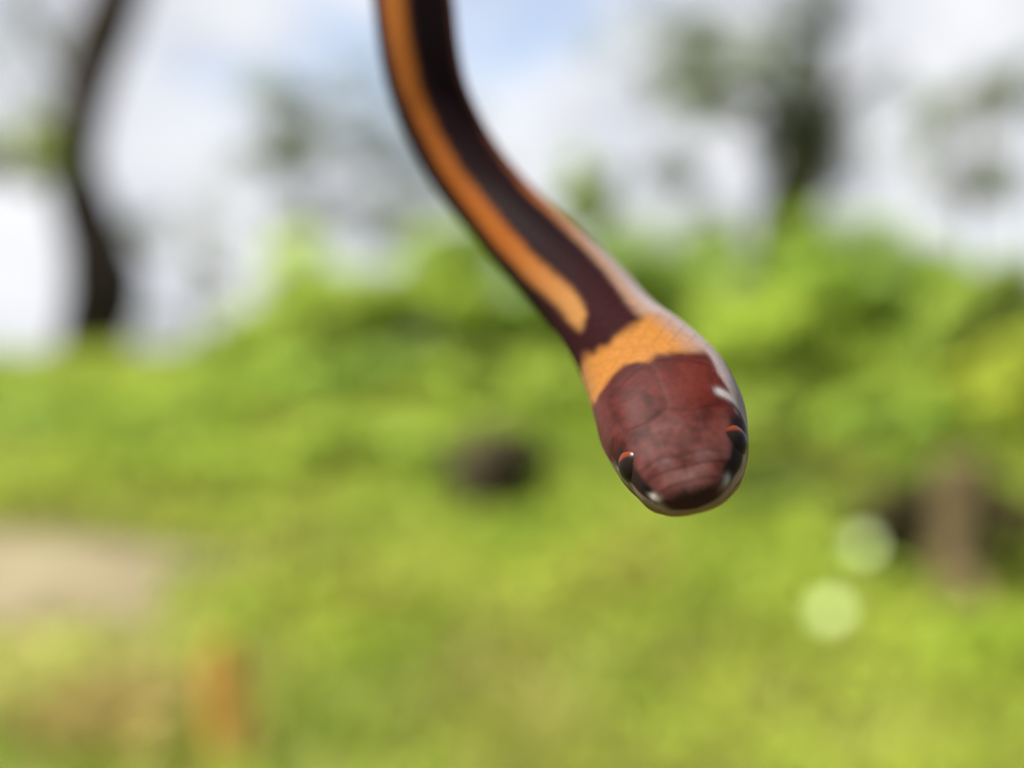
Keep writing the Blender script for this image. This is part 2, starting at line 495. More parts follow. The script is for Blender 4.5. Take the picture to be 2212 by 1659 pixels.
# ------------------------------------------------------------------ bushes along and down the bank
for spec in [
    ('rounded lime green bush forming the first high mound beyond the crooked trunk', 790, 520, 12.0, 1.40, LIME, 10000),
    ('low yellow green bush between the crooked trunk and the first high mound', 570, 660, 13.0, 1.0, LIME, 5600),
    ('bright bush on the crest directly behind the snake\'s neck', 1080, 480, 13.0, 1.45, GREEN, 8500),
    ('green bush at the foot of the mossy trunk, on the snake\'s side', 1430, 480, 14.0, 1.45, GREEN, 8000),
    ('tallest leafy bush, standing in front of the mossy trunk', 1800, 420, 13.5, 1.45, GREEN, 10500),
    ('bush with dark gaps sloping down beside the tallest leafy bush', 2020, 510, 12.5, 1.0, GREEN, 6800),
    ('olive bush at the end of the crest below the slender tree', 2190, 560, 10.0, 0.8, OLIVE, 5600),
    ('tapering pale bush below the mossy trunk, halfway down the bank', 1690, 620, 10.5, 0.95, LIME, 6400),
    ('bright yellow green bush below the olive bush', 2190, 720, 8.4, 0.66, (0.29, 0.37, 0.035), 5200),
    ('pale lime bush tucked in front of the first high mound', 720, 640, 11.2, 0.85, LIME, 6000),
    ('broad deep green bush beneath the first high mound', 760, 760, 9.8, 1.15, GREEN, 8000),
    ('pale green bush on the bank between the first mound and the snake\'s collar', 1080, 760, 9.4, 0.95, LIME, 6400),
    ('lime bush growing beside the dark lump on the bank', 860, 890, 7.4, 0.70, LIME, 5200),
    ('leafy bush on the bank right below the crooked trunk', 330, 850, 9.0, 0.95, LIME, 6000),
    ('green bush below the crooked trunk, the one farthest from the snake', 40, 850, 8.4, 0.8, GREEN, 5200),
    ('broad yellow green bush above the end of the sandy path', 520, 960, 7.2, 0.75, LIME, 5200),
    ('deep green bush close behind the snake\'s head', 1600, 850, 7.8, 0.66, OLIVE, 5000),
    ('fresh green bush beyond the snake\'s head, under the olive bush', 1960, 830, 7.9, 0.62, GREEN, 4800),
    ('dark shaded bush between the snake\'s snout and the brown stump', 1735, 1020, 6.6, 0.40, DEEP, 4200, 0.09),  # dark leaf colour stands in for a shaded gap
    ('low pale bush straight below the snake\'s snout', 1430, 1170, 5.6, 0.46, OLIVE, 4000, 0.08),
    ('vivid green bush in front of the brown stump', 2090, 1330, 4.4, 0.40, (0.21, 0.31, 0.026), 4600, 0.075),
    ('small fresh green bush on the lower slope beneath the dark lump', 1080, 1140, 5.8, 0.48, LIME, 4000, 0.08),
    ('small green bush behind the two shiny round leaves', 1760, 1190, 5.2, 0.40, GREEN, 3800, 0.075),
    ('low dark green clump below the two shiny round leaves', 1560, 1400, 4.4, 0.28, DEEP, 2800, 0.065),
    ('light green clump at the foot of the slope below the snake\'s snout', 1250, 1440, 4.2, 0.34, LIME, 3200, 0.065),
    ('dark brownish bush close against the brown stump', 1945, 1030, 5.45, 0.34, (0.060, 0.056, 0.018), 4200, 0.07),  # leaves tinted dark to stand for shade beside the stump
    ('dark brownish bush on the far side of the brown stump', 2185, 1040, 5.45, 0.34, (0.062, 0.056, 0.018), 4200, 0.07),  # same shade tint on the stump's other side
]:
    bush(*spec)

# small round-topped sapling
sp0 = at(1262, 372, 13.6)
sz = float(ground_z(sp0[0], sp0[1]))
sap = tag(empty('sapling', (sp0[0], sp0[1], sz)), 'thin sapling with one small round green crown above the bushes beside the snake', 'sapling')
c1, c2 = at(1264, 425, 13.6), at(1285, 530, 13.6)
v, f, t = join([blob_leaves(c1, (0.50, 0.44, 0.52), 3600, 0.15, LIME, 16, 0.1, 0.2, -1.1), blob_leaves(c2, (0.24, 0.25, 0.5), 160, 0.12, GREEN, 10, 0.1, 0.2, -1.1)])
mesh_obj('crown', v, f, M_LEAF, sap, t, smooth=False, origin=(sp0[0], sp0[1], sz))
tv, tf = tube(smooth_path([(sp0[0] + 0.12, sp0[1], sz - 0.05), tuple(c2), tuple(c1)], 10), np.linspace(0.045, 0.015, 10), 8)
mesh_obj('trunk', tv, tf, M_BARK, sap, origin=(sp0[0], sp0[1], sz))

# ------------------------------------------------------------------ stump, dark lump, dry things
def lump(name, label, cat, c, rad, mat, seed, parent=None):
    n1, n2 = 40, 26
    vs, fs = [], []
    for i in range(n2 + 1):
        th = math.pi * i / n2
        for j in range(n1):
            ph = 2 * math.pi * j / n1
            d = np.array([math.sin(th) * math.cos(ph), math.sin(th) * math.sin(ph), math.cos(th)])
            k = 0.62 + 0.72 * float(vnoise(d[0] * 2.3 + d[2] * 1.8 + 5, d[1] * 2.3 - d[2] * 1.6, seed)) + 0.22 * float(vnoise(d[0] * 5 + d[2] * 4, d[1] * 5, seed + 1))
            vs.append(np.asarray(c) + d * k * np.asarray(rad))
    for i in range(n2):
        for j in range(n1):
            fs.append((i * n1 + j, (i + 1) * n1 + j, (i + 1) * n1 + (j + 1) % n1, i * n1 + (j + 1) % n1))
    return tag(mesh_obj(name, vs, fs, mat, parent, origin=c), label, cat)


lc = at(1075, 1000, 6.5)
lz = float(ground_z(lc[0], lc[1]))
lump('rock', 'dark brown lump of rock half buried in the green bank', 'rock', (lc[0], lc[1], lz + 0.17), (0.31, 0.27, 0.36), M_ROCK, 5)

sc = at(2062, 1180, 5.0)
gz = float(ground_z(sc[0], sc[1]))
top = at(2062, 975, 5.0)[2]
st = tag(empty('tree_stump', (sc[0], sc[1], gz)), 'upright brown broken stump standing among bushes tinted dark as shade', 'stump')
vs, fs = [], []
NS, NR = 30, 26
for i in range(NR):
    u = i / (NR - 1)
    for j in range(NS):
        an = 2 * math.pi * j / NS
        r = (0.115 - 0.0 * u + 0.03 * math.exp(-u * 9)) * (0.88 + 0.24 * float(vnoise(math.cos(an) * 2.4 + 3, math.sin(an) * 2.4 + u * 1.2, 9)))
        jag = 0.07 * float(vnoise(j * 0.55, 3.0, 12)) * u ** 4
        vs.append((sc[0] + math.cos(an) * r + 0.03 * u, sc[1] + math.sin(an) * r, gz - 0.1 + (top - gz + 0.1) * u - jag))
for i in range(NR - 1):
    for j in range(NS):
        fs.append((i * NS + j, i * NS + (j + 1) % NS, (i + 1) * NS + (j + 1) % NS, (i + 1) * NS + j))
vs.append((sc[0] + 0.03, sc[1], top - 0.2)); ct = len(vs) - 1
for j in range(NS):
    fs.append(((NR - 1) * NS + j, (NR - 1) * NS + (j + 1) % NS, ct))
mesh_obj('trunk', vs, fs, M_STUMP, st, origin=(sc[0], sc[1], gz))
tv, tf = tube(smooth_path([(sc[0] + 0.01, sc[1] - 0.08, gz + 0.16), (sc[0] + 0.02, sc[1] - 0.20, gz + 0.09), (sc[0] + 0.04, sc[1] - 0.33, gz - 0.03)], 8), np.linspace(0.05, 0.03, 8), 10, 0.2)
mesh_obj('root', tv, tf, M_STUMP, st, origin=(sc[0], sc[1], gz))


def blade_leaf(root, pts, widths, mat, tint, name, origin):
    """One long arching leaf with a folded midrib and some thickness."""
    Q = smooth_path(np.hstack([np.asarray(pts), np.asarray(widths)[:, None]]), 22)
    vs, fs = [], []
    for i in range(len(Q)):
        t = Q[min(i + 1, len(Q) - 1), :3] - Q[max(i - 1, 0), :3]
        t /= np.linalg.norm(t)
        side = np.cross(t, np.array([0.15, -1.0, 0.1])); side /= np.linalg.norm(side)
        nn = np.cross(side, t)
        w = Q[i, 3]
        for k, e in ((-1, 0.25), (-0.5, 0.08), (0, 0.0), (0.5, 0.08), (1, 0.25)):
            vs.append(Q[i, :3] + side * k * w - nn * e * w)
        for k, e in ((1, 0.25), (0.5, 0.08), (0, 0.0), (-0.5, 0.08), (-1, 0.25)):
            vs.append(Q[i, :3] + side * k * w - nn * (e * w + 0.003))
    for i in range(len(Q) - 1):
        for j in range(10):
            fs.append((i * 10 + j, i * 10 + (j + 1) % 10, (i + 1) * 10 + (j + 1) % 10, (i + 1) * 10 + j))
    fs.append(tuple(range(10))[::-1]); fs.append(tuple((len(Q) - 1) * 10 + j for j in range(10)))
    cl = np.array(tint)[None] * (1 + 0.12 * RNG.normal(size=(len(vs), 1)))
    return mesh_obj(name, vs, fs, mat, root, np.clip(cl, 0.01, 0.8), origin=origin)


# dry orange leaf standing up out of the grass
dl = 3.3
b0 = at(505, 1659, dl); g0 = float(ground_z(b0[0], b0[1]))
org = (b0[0], b0[1], g0)
dr = tag(empty('dry_plant', org), 'withered orange brown leaf stalk standing upright below the sandy path', 'dry plant')
blade_leaf(dr, [(b0[0] + 0.02, b0[1], g0 - 0.03), at(505, 1640, dl), at(497, 1540, dl), at(482, 1440, dl), at(470, 1375, dl)],
           [0.045, 0.068, 0.072, 0.062, 0.014], M_DRY, (0.55, 0.31, 0.06), 'leaf', org)
blade_leaf(dr, [(b0[0] + 0.05, b0[1] - 0.02, g0 - 0.03), at(535, 1660, dl - 0.03), at(548, 1600, dl - 0.03), at(545, 1540, dl - 0.03)],
           [0.02, 0.030, 0.028, 0.006], M_DRY, (0.46, 0.32, 0.10), 'leaf', org)


def dry_tuft(label, px, py, d, w, h, tint, n=260):
    c = at(px, py, d)
    g = float(ground_z(c[0], c[1]))
    org = (c[0], c[1], g)
    a = RNG.random(n) * 6.283
    r = np.sqrt(RNG.random(n)) * w
    bx, by = c[0] + np.cos(a) * r, c[1] + np.sin(a) * r * 0.7
    lean = RNG.normal(size=(n, 2)) * 0.45
    hh = h * (0.5 + 0.7 * RNG.random(n))
    wd = 0.008 + 0.010 * RNG.random(n)
    bz = ground_z(bx, by) - 0.01
    s = RNG.normal(size=(n, 2)); s /= np.linalg.norm(s, axis=1, keepdims=True)
    v = np.stack([np.stack([bx - s[:, 0] * wd, by - s[:, 1] * wd, bz], 1), np.stack([bx + s[:, 0] * wd, by + s[:, 1] * wd, bz], 1),
                  np.stack([bx + lean[:, 0] * hh * 0.4 + s[:, 0] * wd, by + lean[:, 1] * hh * 0.4 + s[:, 1] * wd, bz + hh * 0.6], 1),
                  np.stack([bx + lean[:, 0] * hh, by + lean[:, 1] * hh, bz + hh * 0.9], 1)], 1).reshape(-1, 3)
    k = np.arange(n)[:, None] * 4
    f = np.concatenate([k + np.array([[0, 1, 2]]), k + np.array([[0, 2, 3]])], 0).astype(np.int32)
    tag(mesh_obj('dry_grass_tuft', v, f, M_DRY, None, np.repeat(tint_of(n, tint, 0.2, 0.1), 4, 0), smooth=False, origin=org), label, 'grass tuft')


dry_tuft('tan dried grass tuft at the foot of the slope beside the orange stalk', 250, 1615, 3.7, 0.30, 0.22, (0.40, 0.345, 0.12), 420)
dry_tuft('brownish dried grass patch on the slope beyond the end of the sandy path', 800, 1320, 4.9, 0.42, 0.22, (0.34, 0.27, 0.08), 420)
dry_tuft('dull brown dried grass tuft below the dark lump', 1330, 1300, 5.0, 0.28, 0.2, (0.32, 0.27, 0.08), 300)

# plant with two big round glossy leaves that catch the sun
gl = 4.1
gb = at(1810, 1420, gl)
gg = float(ground_z(gb[0], gb[1]))
org = (gb[0], gb[1], gg)
rp = tag(empty('round_leaf_plant', org), 'plant holding up two small round glossy leaves that shine in the sun', 'plant')


def round_leaf(c, r, nrm, tint):
    nrm = np.asarray(nrm, float); nrm /= np.linalg.norm(nrm)
    a = np.cross(nrm, [0.2, 0.3, 1.0]); a /= np.linalg.norm(a); b = np.cross(nrm, a)
    vs, fs, n = [np.asarray(c)], [], 40
    for ring in (0.35, 0.7, 1.0):
        for j in range(n):
            an = 2 * math.pi * j / n
            notch = 1 - 0.30 * math.exp(-((an - math.pi * 1.5) / 0.16) ** 2)
            rr = r * ring * (notch if ring > 0.5 else 1) * (1 + 0.03 * math.sin(an * 5))
            vs.append(np.asarray(c) + a * math.cos(an) * rr + b * math.sin(an) * rr + nrm * r * (0.06 * ring ** 2 + 0.012 * math.sin(an * 8) * ring))
    for j in range(n):
        fs.append((0, 1 + j, 1 + (j + 1) % n))
        for q in (0, 1):
            fs.append((1 + q * n + j, 1 + (q + 1) * n + j, 1 + (q + 1) * n + (j + 1) % n, 1 + q * n + (j + 1) % n))
    k = len(vs)
    vs2 = [p - nrm * 0.0025 for p in vs]
    fs2 = [tuple(reversed([i + k for i in q])) for q in fs]
    col = np.array(tint)[None] * np.ones((2 * k, 1))
    return mesh_obj('leaf', vs + vs2, fs + fs2, M_GLOSS, rp, col, origin=org)


for (a, b, dd, r, tl) in ((1790, 1318, 0.0, 0.050, 0.04), (1858, 1178, 0.12, 0.046, 0.09)):  # leaves rounded and sized to read as blurred sun glints
    c = at(a, b, gl + dd)
    view = (EYE - c) / np.linalg.norm(EYE - c)
    half = view + np.array(SUN_DIR)                    # blade turned so that it mirrors the sun into the lens
    half = half / np.linalg.norm(half) + np.array([tl, 0, 0])
    round_leaf(c, r, half, (0.24, 0.36, 0.03))
    tv, tf = tube(smooth_path([(org[0], org[1], gg - 0.03), ((org[0] + c[0]) / 2 + 0.02, (org[1] + c[1]) / 2 + 0.03, (gg + c[2]) / 2), tuple(c)], 8), np.linspace(0.012, 0.006, 8), 7)
    mesh_obj('stalk', tv, tf, M_STEM, rp, origin=org)

# ------------------------------------------------------------------ undergrowth and grass over the whole bank
def scatter(n, y0, y1, spread):
    y = np.sqrt(y0 * y0 + (y1 * y1 - y0 * y0) * RNG.random(n))
    x = (RNG.random(n) * 2 - 1) * spread * y
    return x, y


n = 125000
x, y = scatter(n, 3.0, 19.0, 0.66)
keep = (path_mask(x, y) < 0.25) & ~((x < -1.4) & (y > 4.1) & (y < 5.0) & (RNG.random(n) < 0.75))
x, y = x[keep], y[keep]
n = len(x)
mound = vnoise(x * 1.5 + 7, y * 1.1, 31) * 0.55 + vnoise(x * 3.3, y * 2.6, 32) * 0.45
mh = 0.04 + 0.85 * np.clip(mound - 0.25, 0, 1) * sstep(3.0, 6.0, y) + 0.06
mh = np.where((x < -1.2) & (y < 5.3), 0.06, mh)
for (qx, qy, rx_, ry_) in ((lc[0], lc[1] - 0.45, 0.26, 0.4), (sc[0], sc[1] - 0.25, 0.35, 0.45)):      # trodden short in front of the rock and the stump
    mh = np.where(((x - qx) / rx_) ** 2 + ((y - qy) / ry_) ** 2 < 1, np.minimum(mh, 0.12), mh)
zz = ground_z(x, y) + mh * (0.25 + 0.75 * RNG.random(n) ** 0.6)
patch = sstep(0.2, 0.8, 0.5 * vnoise(x * 0.9 + 50, y * 0.6, 33) + 0.5 * vnoise(x * 2.6 + 50, y * 1.7, 36))[:, None]
yel = vnoise(x * 1.9 + 20, y * 1.3, 34)[:, None]
tint = np.array([[0.150, 0.225, 0.017]]) * (1 - patch) + np.array([[0.310, 0.380, 0.046]]) * patch
tint = tint * (1 - 0.45 * sstep(0.62, 0.9, yel)) + np.array([[0.17, 0.125, 0.035]]) * 0.45 * sstep(0.62, 0.9, yel)
tint = np.clip(tint * (1 + 0.2 * RNG.normal(size=(n, 1))), 0.006, 0.5)
nrm = RNG.normal(size=(n, 3)) * 0.55 + np.array([0, -0.35, 0.9])
s = 0.045 + 0.06 * RNG.random(n)
v, f, t = leaves(np.stack([x, y, zz], 1), nrm, s, s * 0.55, tint)
tag(mesh_obj('undergrowth', v, f, M_LEAF, None, t, smooth=False), 'low leafy green undergrowth covering the whole bank', 'undergrowth', kind='stuff')

n = 60000
x, y = scatter(n, 2.6, 18.0, 0.66)
keep = path_mask(x, y) < 0.2
x, y = x[keep], y[keep]
n = len(x)
z0 = ground_z(x, y) - 0.01
hh = (0.10 + 0.16 * RNG.random(n)) * np.where((x < -1.1) & (y < 5.4), 0.5, 1.0)
a = RNG.random(n) * 6.283
wd = 0.005 + 0.006 * RNG.random(n)
ln = RNG.normal(size=(n, 2)) * 0.35
P0 = np.stack([x - np.cos(a) * wd, y - np.sin(a) * wd, z0], 1)
P1 = np.stack([x + np.cos(a) * wd, y + np.sin(a) * wd, z0], 1)
P2 = np.stack([x + ln[:, 0] * hh, y + ln[:, 1] * hh, z0 + hh], 1)
v = np.stack([P0, P1, P2], 1).reshape(-1, 3)
f = np.arange(3 * n, dtype=np.int32).reshape(-1, 3)
yl = vnoise(x * 0.9 + 9, y * 0.7, 41)[:, None] * sstep(9, 3.5, y)[:, None]
tint = np.array([[0.18, 0.225, 0.024]]) * (1 - yl) + np.array([[0.30, 0.265, 0.05]]) * yl
tint = np.clip(tint * (1 + 0.18 * RNG.normal(size=(n, 1))), 0.006, 0.5)
tag(mesh_obj('grass', v, f, M_GRASS, None, np.repeat(tint, 3, 0), smooth=False), 'yellowish green grass blades across the bank', 'grass', kind='stuff')

# ------------------------------------------------------------------ the snake
# spine: photo-frame x, y, distance (m), half width (same frame units), dorsal and ventral height / half width, roll of the back (deg)
SP = [
    (1120, -2150, .108, 14, 0.95, 0.95, 30),
    (1105, -2100, .108, 28, 0.95, 0.95, 30),
    (1040, -1750, .106, 52, 0.95, 0.95, 32),
    (960, -1200, .101, 74, 0.95, 0.95, 34),
    (890, -600, .096, 82, 0.95, 0.95, 34),
    (872, -250, .093, 84, 0.95, 0.95, 33),
    (880, -80, .092, 84, 0.95, 0.95, 32),
    (893, 0, .092, 88, 0.95, 0.95, 24),
    (905, 100, .092, 87, 0.95, 0.95, 24),
    (924, 190, .092, 85, 0.95, 0.95, 25),
    (956, 270, .0918, 84, 0.95, 0.95, 26),
    (1008, 362, .0907, 84, 0.95, 0.95, 25),
    (1086, 459, .0882, 85, 0.95, 0.95, 24),
    (1187, 562, .0838, 95, 0.94, 0.94, 20),
    (1267, 644, .0790, 101, 0.92, 0.92, 18),
    (1331, 722, .0742, 109, 0.88, 0.90, 15),
    (1390, 794, .0704, 134, 0.80, 0.85, 7),
    (1429, 857, .0676, 151, 0.74, 0.80, 2),
    (1452, 915, .0653, 156, 0.70, 0.76, 0),
    (1470, 970, .0634, 147, 0.66, 0.72, 0),
    (1482, 1013, .0620, 131, 0.64, 0.66, 0),
    (1491, 1051, .0610, 110, 0.64, 0.58, 0),
    (1497, 1073, .0603, 88, 0.66, 0.48, 0),
]
SPN = np.array(SP, float)
P3 = np.array([at(a, b, d) for a, b, d in SPN[:, :3]])
hw = SPN[:, 3] / 2212 * K * SPN[:, 2]
CT = smooth_path(np.hstack([P3, hw[:, None], SPN[:, 4:7]]), 1200)
# resample by arc length, finer at the head
arc = np.concatenate([[0], np.cumsum(np.linalg.norm(np.diff(CT[:, :3], axis=0), axis=1))])
TOT = arc[-1]
u = np.concatenate([np.linspace(0, TOT - 0.055, 90, endpoint=False), np.linspace(TOT - 0.055, TOT - 0.022, 130, endpoint=False), np.linspace(TOT - 0.022, TOT, 230)])
RG = np.stack([np.interp(u, arc, CT[:, k]) for k in range(CT.shape[1])], 1)
tn = (RG[-1, :3] - RG[-12, :3]); tn /= np.linalg.norm(tn)
# rounded snout: a short quarter-ellipse past the last ring
a_end = RG[-1, 3]
slope = (RG[-14, 3] - RG[-1, 3]) / np.linalg.norm(RG[-14, :3] - RG[-1, :3])
e0 = math.atan(slope * 0.62)
A_ = a_end / math.cos(e0)
cap = []
for q in np.linspace(0, 1, 46)[1:]:
    e = e0 + q * (math.pi / 2 - e0)
    r = RG[-1].copy()
    r[:3] = RG[-1, :3] + tn * A_ * 0.62 * (math.sin(e) - math.sin(e0))
    r[3] = max(A_ * math.cos(e), a_end * 0.004)
    cap.append(r)
RG = np.vstack([RG, cap])
NR = len(RG)
TG = np.gradient(RG[:, :3], axis=0)
for _ in range(6):
    TG[1:-1] = (TG[:-2] + TG[1:-1] * 2 + TG[2:]) / 4
TG /= np.linalg.norm(TG, axis=1, keepdims=True)
SB = np.concatenate([[0], np.cumsum(np.linalg.norm(np.diff(RG[:, :3], axis=0), axis=1))])
SB = (SB[-1] - SB) * 1000                        # millimetres behind the snout tip
MS = 128
PH = np.linspace(-math.pi, math.pi, MS, endpoint=False)   # 0 = middle of the back, + = snake's side on the photo's right


def frame(i):
    t = TG[i]
    v = EYE - RG[i, :3]; v = v / np.linalg.norm(v)
    up = v - t * np.dot(v, t); up /= np.linalg.norm(up)
    rt = np.cross(up, t)
    if rt[0] < 0:
        rt = -rt
    a = math.radians(RG[i, 6])
    return t, up * math.cos(a) + rt * math.sin(a), rt * math.cos(a) - up * math.sin(a)


def surf(i, ph):
    """Point of the skin at ring i, angle ph, before relief."""
    t, up, rt = frame(i)
    a, hd, hv = RG[i, 3], RG[i, 4], RG[i, 5]
    s = SB[i]
    head = float(1 - sstep(9.0, 14.0, s))
    e = 2.0 + 0.7 * head                                    # boxier section on the head
    c, q = np.cos(ph), np.sin(ph)
    r = (np.abs(c) ** e + np.abs(q) ** e) ** (-1 / e)
    hgt = np.where(c > 0, hd, hv)
    return RG[i, :3] + np.outer(q * r * a, rt) + np.outer(c * r * a * hgt, up), up, rt


SNV = np.zeros((NR, MS, 3))
for i in range(NR):
    SNV[i], _, _ = surf(i, PH)

# --- relief: brow ridges, eye sockets, nostrils, lip line, joints between the head shields
DEG = np.degrees(PH)[None, :] * np.ones((NR, 1))
SS = SB[:, None] * np.ones((1, MS))
AB = np.abs(DEG)
AX = np.sin(np.radians(DEG)) * RG[:, 3:4] * 1000            # mm across the back


def g(x, w):
    return np.exp(-(x / w) ** 2)


rel = np.zeros((NR, MS))
arcmm = RG[:, 3:4] * 1000 * math.pi / 180                   # mm per degree, roughly
rel += 0.07 * g(SS - 3.7, 1.5) * g((AB - 46) * arcmm, 0.45)
rel -= 0.04 * g(SS - 3.5, 1.0) * g((AB - 66) * arcmm, 0.75)
rel -= 0.14 * g(SS - 1.25, 0.28) * g((AB - 60) * arcmm, 0.26)
lip = 103 + 6 * sstep(3, 9, SS)
rel -= 0.10 * g((AB - lip) * arcmm, 0.14) * (1 - sstep(7.5, 9.5, SS)) * sstep(0.3, 0.8, SS)
rel += 0.10 * g((AB - 85) * arcmm, 0.8) * g(SS - 6.5, 2.4)   # jowl


def seam(s0, x0, s1, x1, w=0.13):
    """Distance falloff to a straight joint between two points (mm back, mm across), mirrored."""
    dx, ds = x1 - x0, s1 - s0
    l2 = dx * dx + ds * ds
    X = np.abs(AX)
    t = np.clip(((SS - s0) * ds + (X - x0) * dx) / l2, 0, 1)
    d = np.sqrt((SS - s0 - t * ds) ** 2 + (X - x0 - t * dx) ** 2)
    return g(d, w)


sm = np.zeros((NR, MS))
for q in ((0.75, 0.0, 0.75, 1.5), (0.75, 0, 1.55, 0), (1.55, 0.0, 1.65, 1.9), (1.55, 0, 2.35, 0), (2.35, 0, 2.55, 1.1), (2.55, 1.1, 2.3, 2.2),
          (2.55, 1.1, 4.9, 1.35), (4.9, 1.35, 5.6, 0), (4.9, 1.35, 5.1, 2.6), (5.6, 0, 9.2, 0), (5.1, 2.6, 8.2, 2.9), (8.2, 2.9, 9.6, 0.6)):
    sm = np.maximum(sm, seam(*q))
sm *= (np.cos(np.radians(DEG)) > 0.15)
rel -= 0.020 * sm
NRM = np.zeros((NR, MS, 3))
dT = np.gradient(SNV, axis=0); dP = (np.roll(SNV, -1, 1) - np.roll(SNV, 1, 1))
NRM = np.cross(dP, dT)
ln_ = np.linalg.norm(NRM, axis=2, keepdims=True); ln_[ln_ == 0] = 1
NRM /= ln_
ctr = RG[:, None, :3]
sgn = np.sign(np.sum(NRM * (SNV - ctr), 2, keepdims=True)); sgn[sgn == 0] = 1
NRM *= sgn
rel[-10:] *= 0.0
SKIN = SNV + NRM * rel[:, :, None] * 0.001

# --- pigment, with some light, shade and sheen painted in
C = lambda *a: np.array(a, float)
DARK = C(0.0060, 0.0026, 0.0036)
DARKN = C(0.0115, 0.0030, 0.0036)
ORANGE = C(0.142, 0.043, 0.0085)
ORANGEN = C(0.155, 0.074, 0.024)
COLLAR = C(0.158, 0.066, 0.015)
PEACH = C(0.135, 0.074, 0.043)
PALE = C(0.150, 0.122, 0.122)
CAP = C(0.034, 0.0062, 0.0048)
CAPF = C(0.046, 0.0145, 0.0125)
BLACK = C(0.010, 0.007, 0.007)
wv = (vnoise(DEG / 9.0, SS / 1.6, 61) - 0.5)
wv2 = (vnoise(DEG / 4.0, SS / 0.7, 62) - 0.5)


def mixc(a, b, t):
    return a * (1 - t[..., None]) + b * t[..., None]


neck = 1 - sstep(17, 34, SS)
b1 = 32 - 10 * neck + 4 * wv2 - 4 * g(SS - 36, 7)
b2 = 61 - 12 * neck + 4 * wv2 + 8 * sstep(44, 60, SS)
col = np.ones((NR, MS, 3)) * DARK
col = mixc(col, DARKN, (1 - sstep(15, 32, SS)))
col = mixc(col, C(0.0135, 0.0085, 0.0110), sstep(44, 62, SS))
stripe = sstep(-6, 6, AB - b1) * (1 - sstep(-9, 9, AB - b2))
round_end = sstep(16.6, 18.2, SS - 1.6 * (np.abs(AB - (b1 + b2) / 2) / 16) ** 2)
stripe = stripe * np.where(DEG < 0, round_end, sstep(13.5, 15.0, SS))
oc = mixc(np.ones((NR, MS, 3)) * ORANGE, ORANGEN, 1 - sstep(18, 34, SS))  # paler at the neck; deeper orange behind it stands in for shade
oc = mixc(oc, C(0.205, 0.070, 0.0155), sstep(44, 62, SS))
oc = mixc(oc, C(0.075, 0.024, 0.010), (DEG > 0) * sstep(32, 42, SS))  # shadow painted as brown on the right stripe farther back
oc = mixc(oc, PEACH * C(0.92, 1.0, 1.15), ((DEG > 0) * (1 - sstep(20, 38, SS))))  # right stripe washed paler at the neck, strong light painted in
col = mixc(col, oc, stripe)
# pale flank, sky sheen painted in, on one side of the neck, pale belly everywhere
flank = (DEG > 0) * (1 - sstep(22, 40, SS)) * sstep(-8, 10, AB - (b1 + 13))
belly = sstep(-8, 8, AB - 118)
col = mixc(col, PALE, np.clip(flank + belly, 0, 1))
# collar
rear = 13.7 + 1.6 * sstep(15, 60, -DEG) + 0.9 * sstep(10, 40, DEG) + 1.0 * wv * sstep(0, 1, 1 - AB / 140) + 0.15 * wv2
front = 9.9 + 0.9 * sstep(45, 85, -DEG) - 0.5 * sstep(18, 40, DEG) + 0.5 * g(DEG + 14, 12) + 0.9 * wv + 0.12 * wv2
cc = mixc(np.ones((NR, MS, 3)) * COLLAR, PEACH, sstep(38, 85, -DEG) * 0.8)  # pinkish sheen painted on the collar's left end
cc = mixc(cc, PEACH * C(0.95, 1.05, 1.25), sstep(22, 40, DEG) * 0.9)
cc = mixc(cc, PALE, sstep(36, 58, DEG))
band = (1 - sstep(-0.7, 0.7, SS - rear))
col = mixc(col, cc, band)
# head cap
cap_ = 1 - sstep(-0.5, 0.5, SS - front)
hc = mixc(np.ones((NR, MS, 3)) * CAP, CAPF, 1 - sstep(2.4, 5.5, SS))
wv3 = vnoise(AX * 1.1 + 4, SS * 0.9, 63) - 0.5
wv4 = vnoise(AX * 3.2 + 4, SS * 3.0, 64) - 0.5
hc = hc * (1 + 0.85 * wv3[..., None] + 0.45 * wv4[..., None])
hc = mixc(hc, hc * C(0.85, 1.35, 1.5), np.clip(wv3 * 2.0, 0, 1))
hc = mixc(hc, CAP * 0.55, sstep(8.0, 9.8, SS) * 0.7)
hc = mixc(hc, CAP * C(1.25, 0.85, 0.6), g(DEG - 25, 22) * g(SS - 7.0, 1.6) * 0.7)
hc = mixc(hc, CAPF * C(1.1, 1.25, 1.3), sstep(30, 60, -DEG) * sstep(4.5, 6.5, SS) * 0.8)  # soft sheen painted pinkish along the cap's left side
lim = np.where(DEG > 0, 47 + 9 * (1 - sstep(5.5, 8.0, SS)), 84)
side = sstep(-3, 3, AB - lim) * sstep(4.6, 5.4, SS)
hc = mixc(hc, PALE, side)
# upper lip: white with dark blotches; dark stripe through the nostril and eye
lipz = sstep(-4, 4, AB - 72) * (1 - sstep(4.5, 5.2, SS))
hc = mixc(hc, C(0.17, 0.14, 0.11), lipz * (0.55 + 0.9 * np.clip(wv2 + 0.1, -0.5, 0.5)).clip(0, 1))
lor = sstep(-4, 4, AB - 49) * (1 - sstep(-3, 3, AB - 76)) * (1 - sstep(4.2, 4.9, SS)) * sstep(0.55, 0.8, SS)
hc = mixc(hc, BLACK, lor * 0.95)
glint_spot = g(SS - 0.85, 0.30) * g((AB - 62) * arcmm, 0.30)  # wet highlight on the lip, painted as a whitish patch
hc = mixc(hc, C(0.16, 0.145, 0.13), np.clip(glint_spot * 1.4, 0, 1))
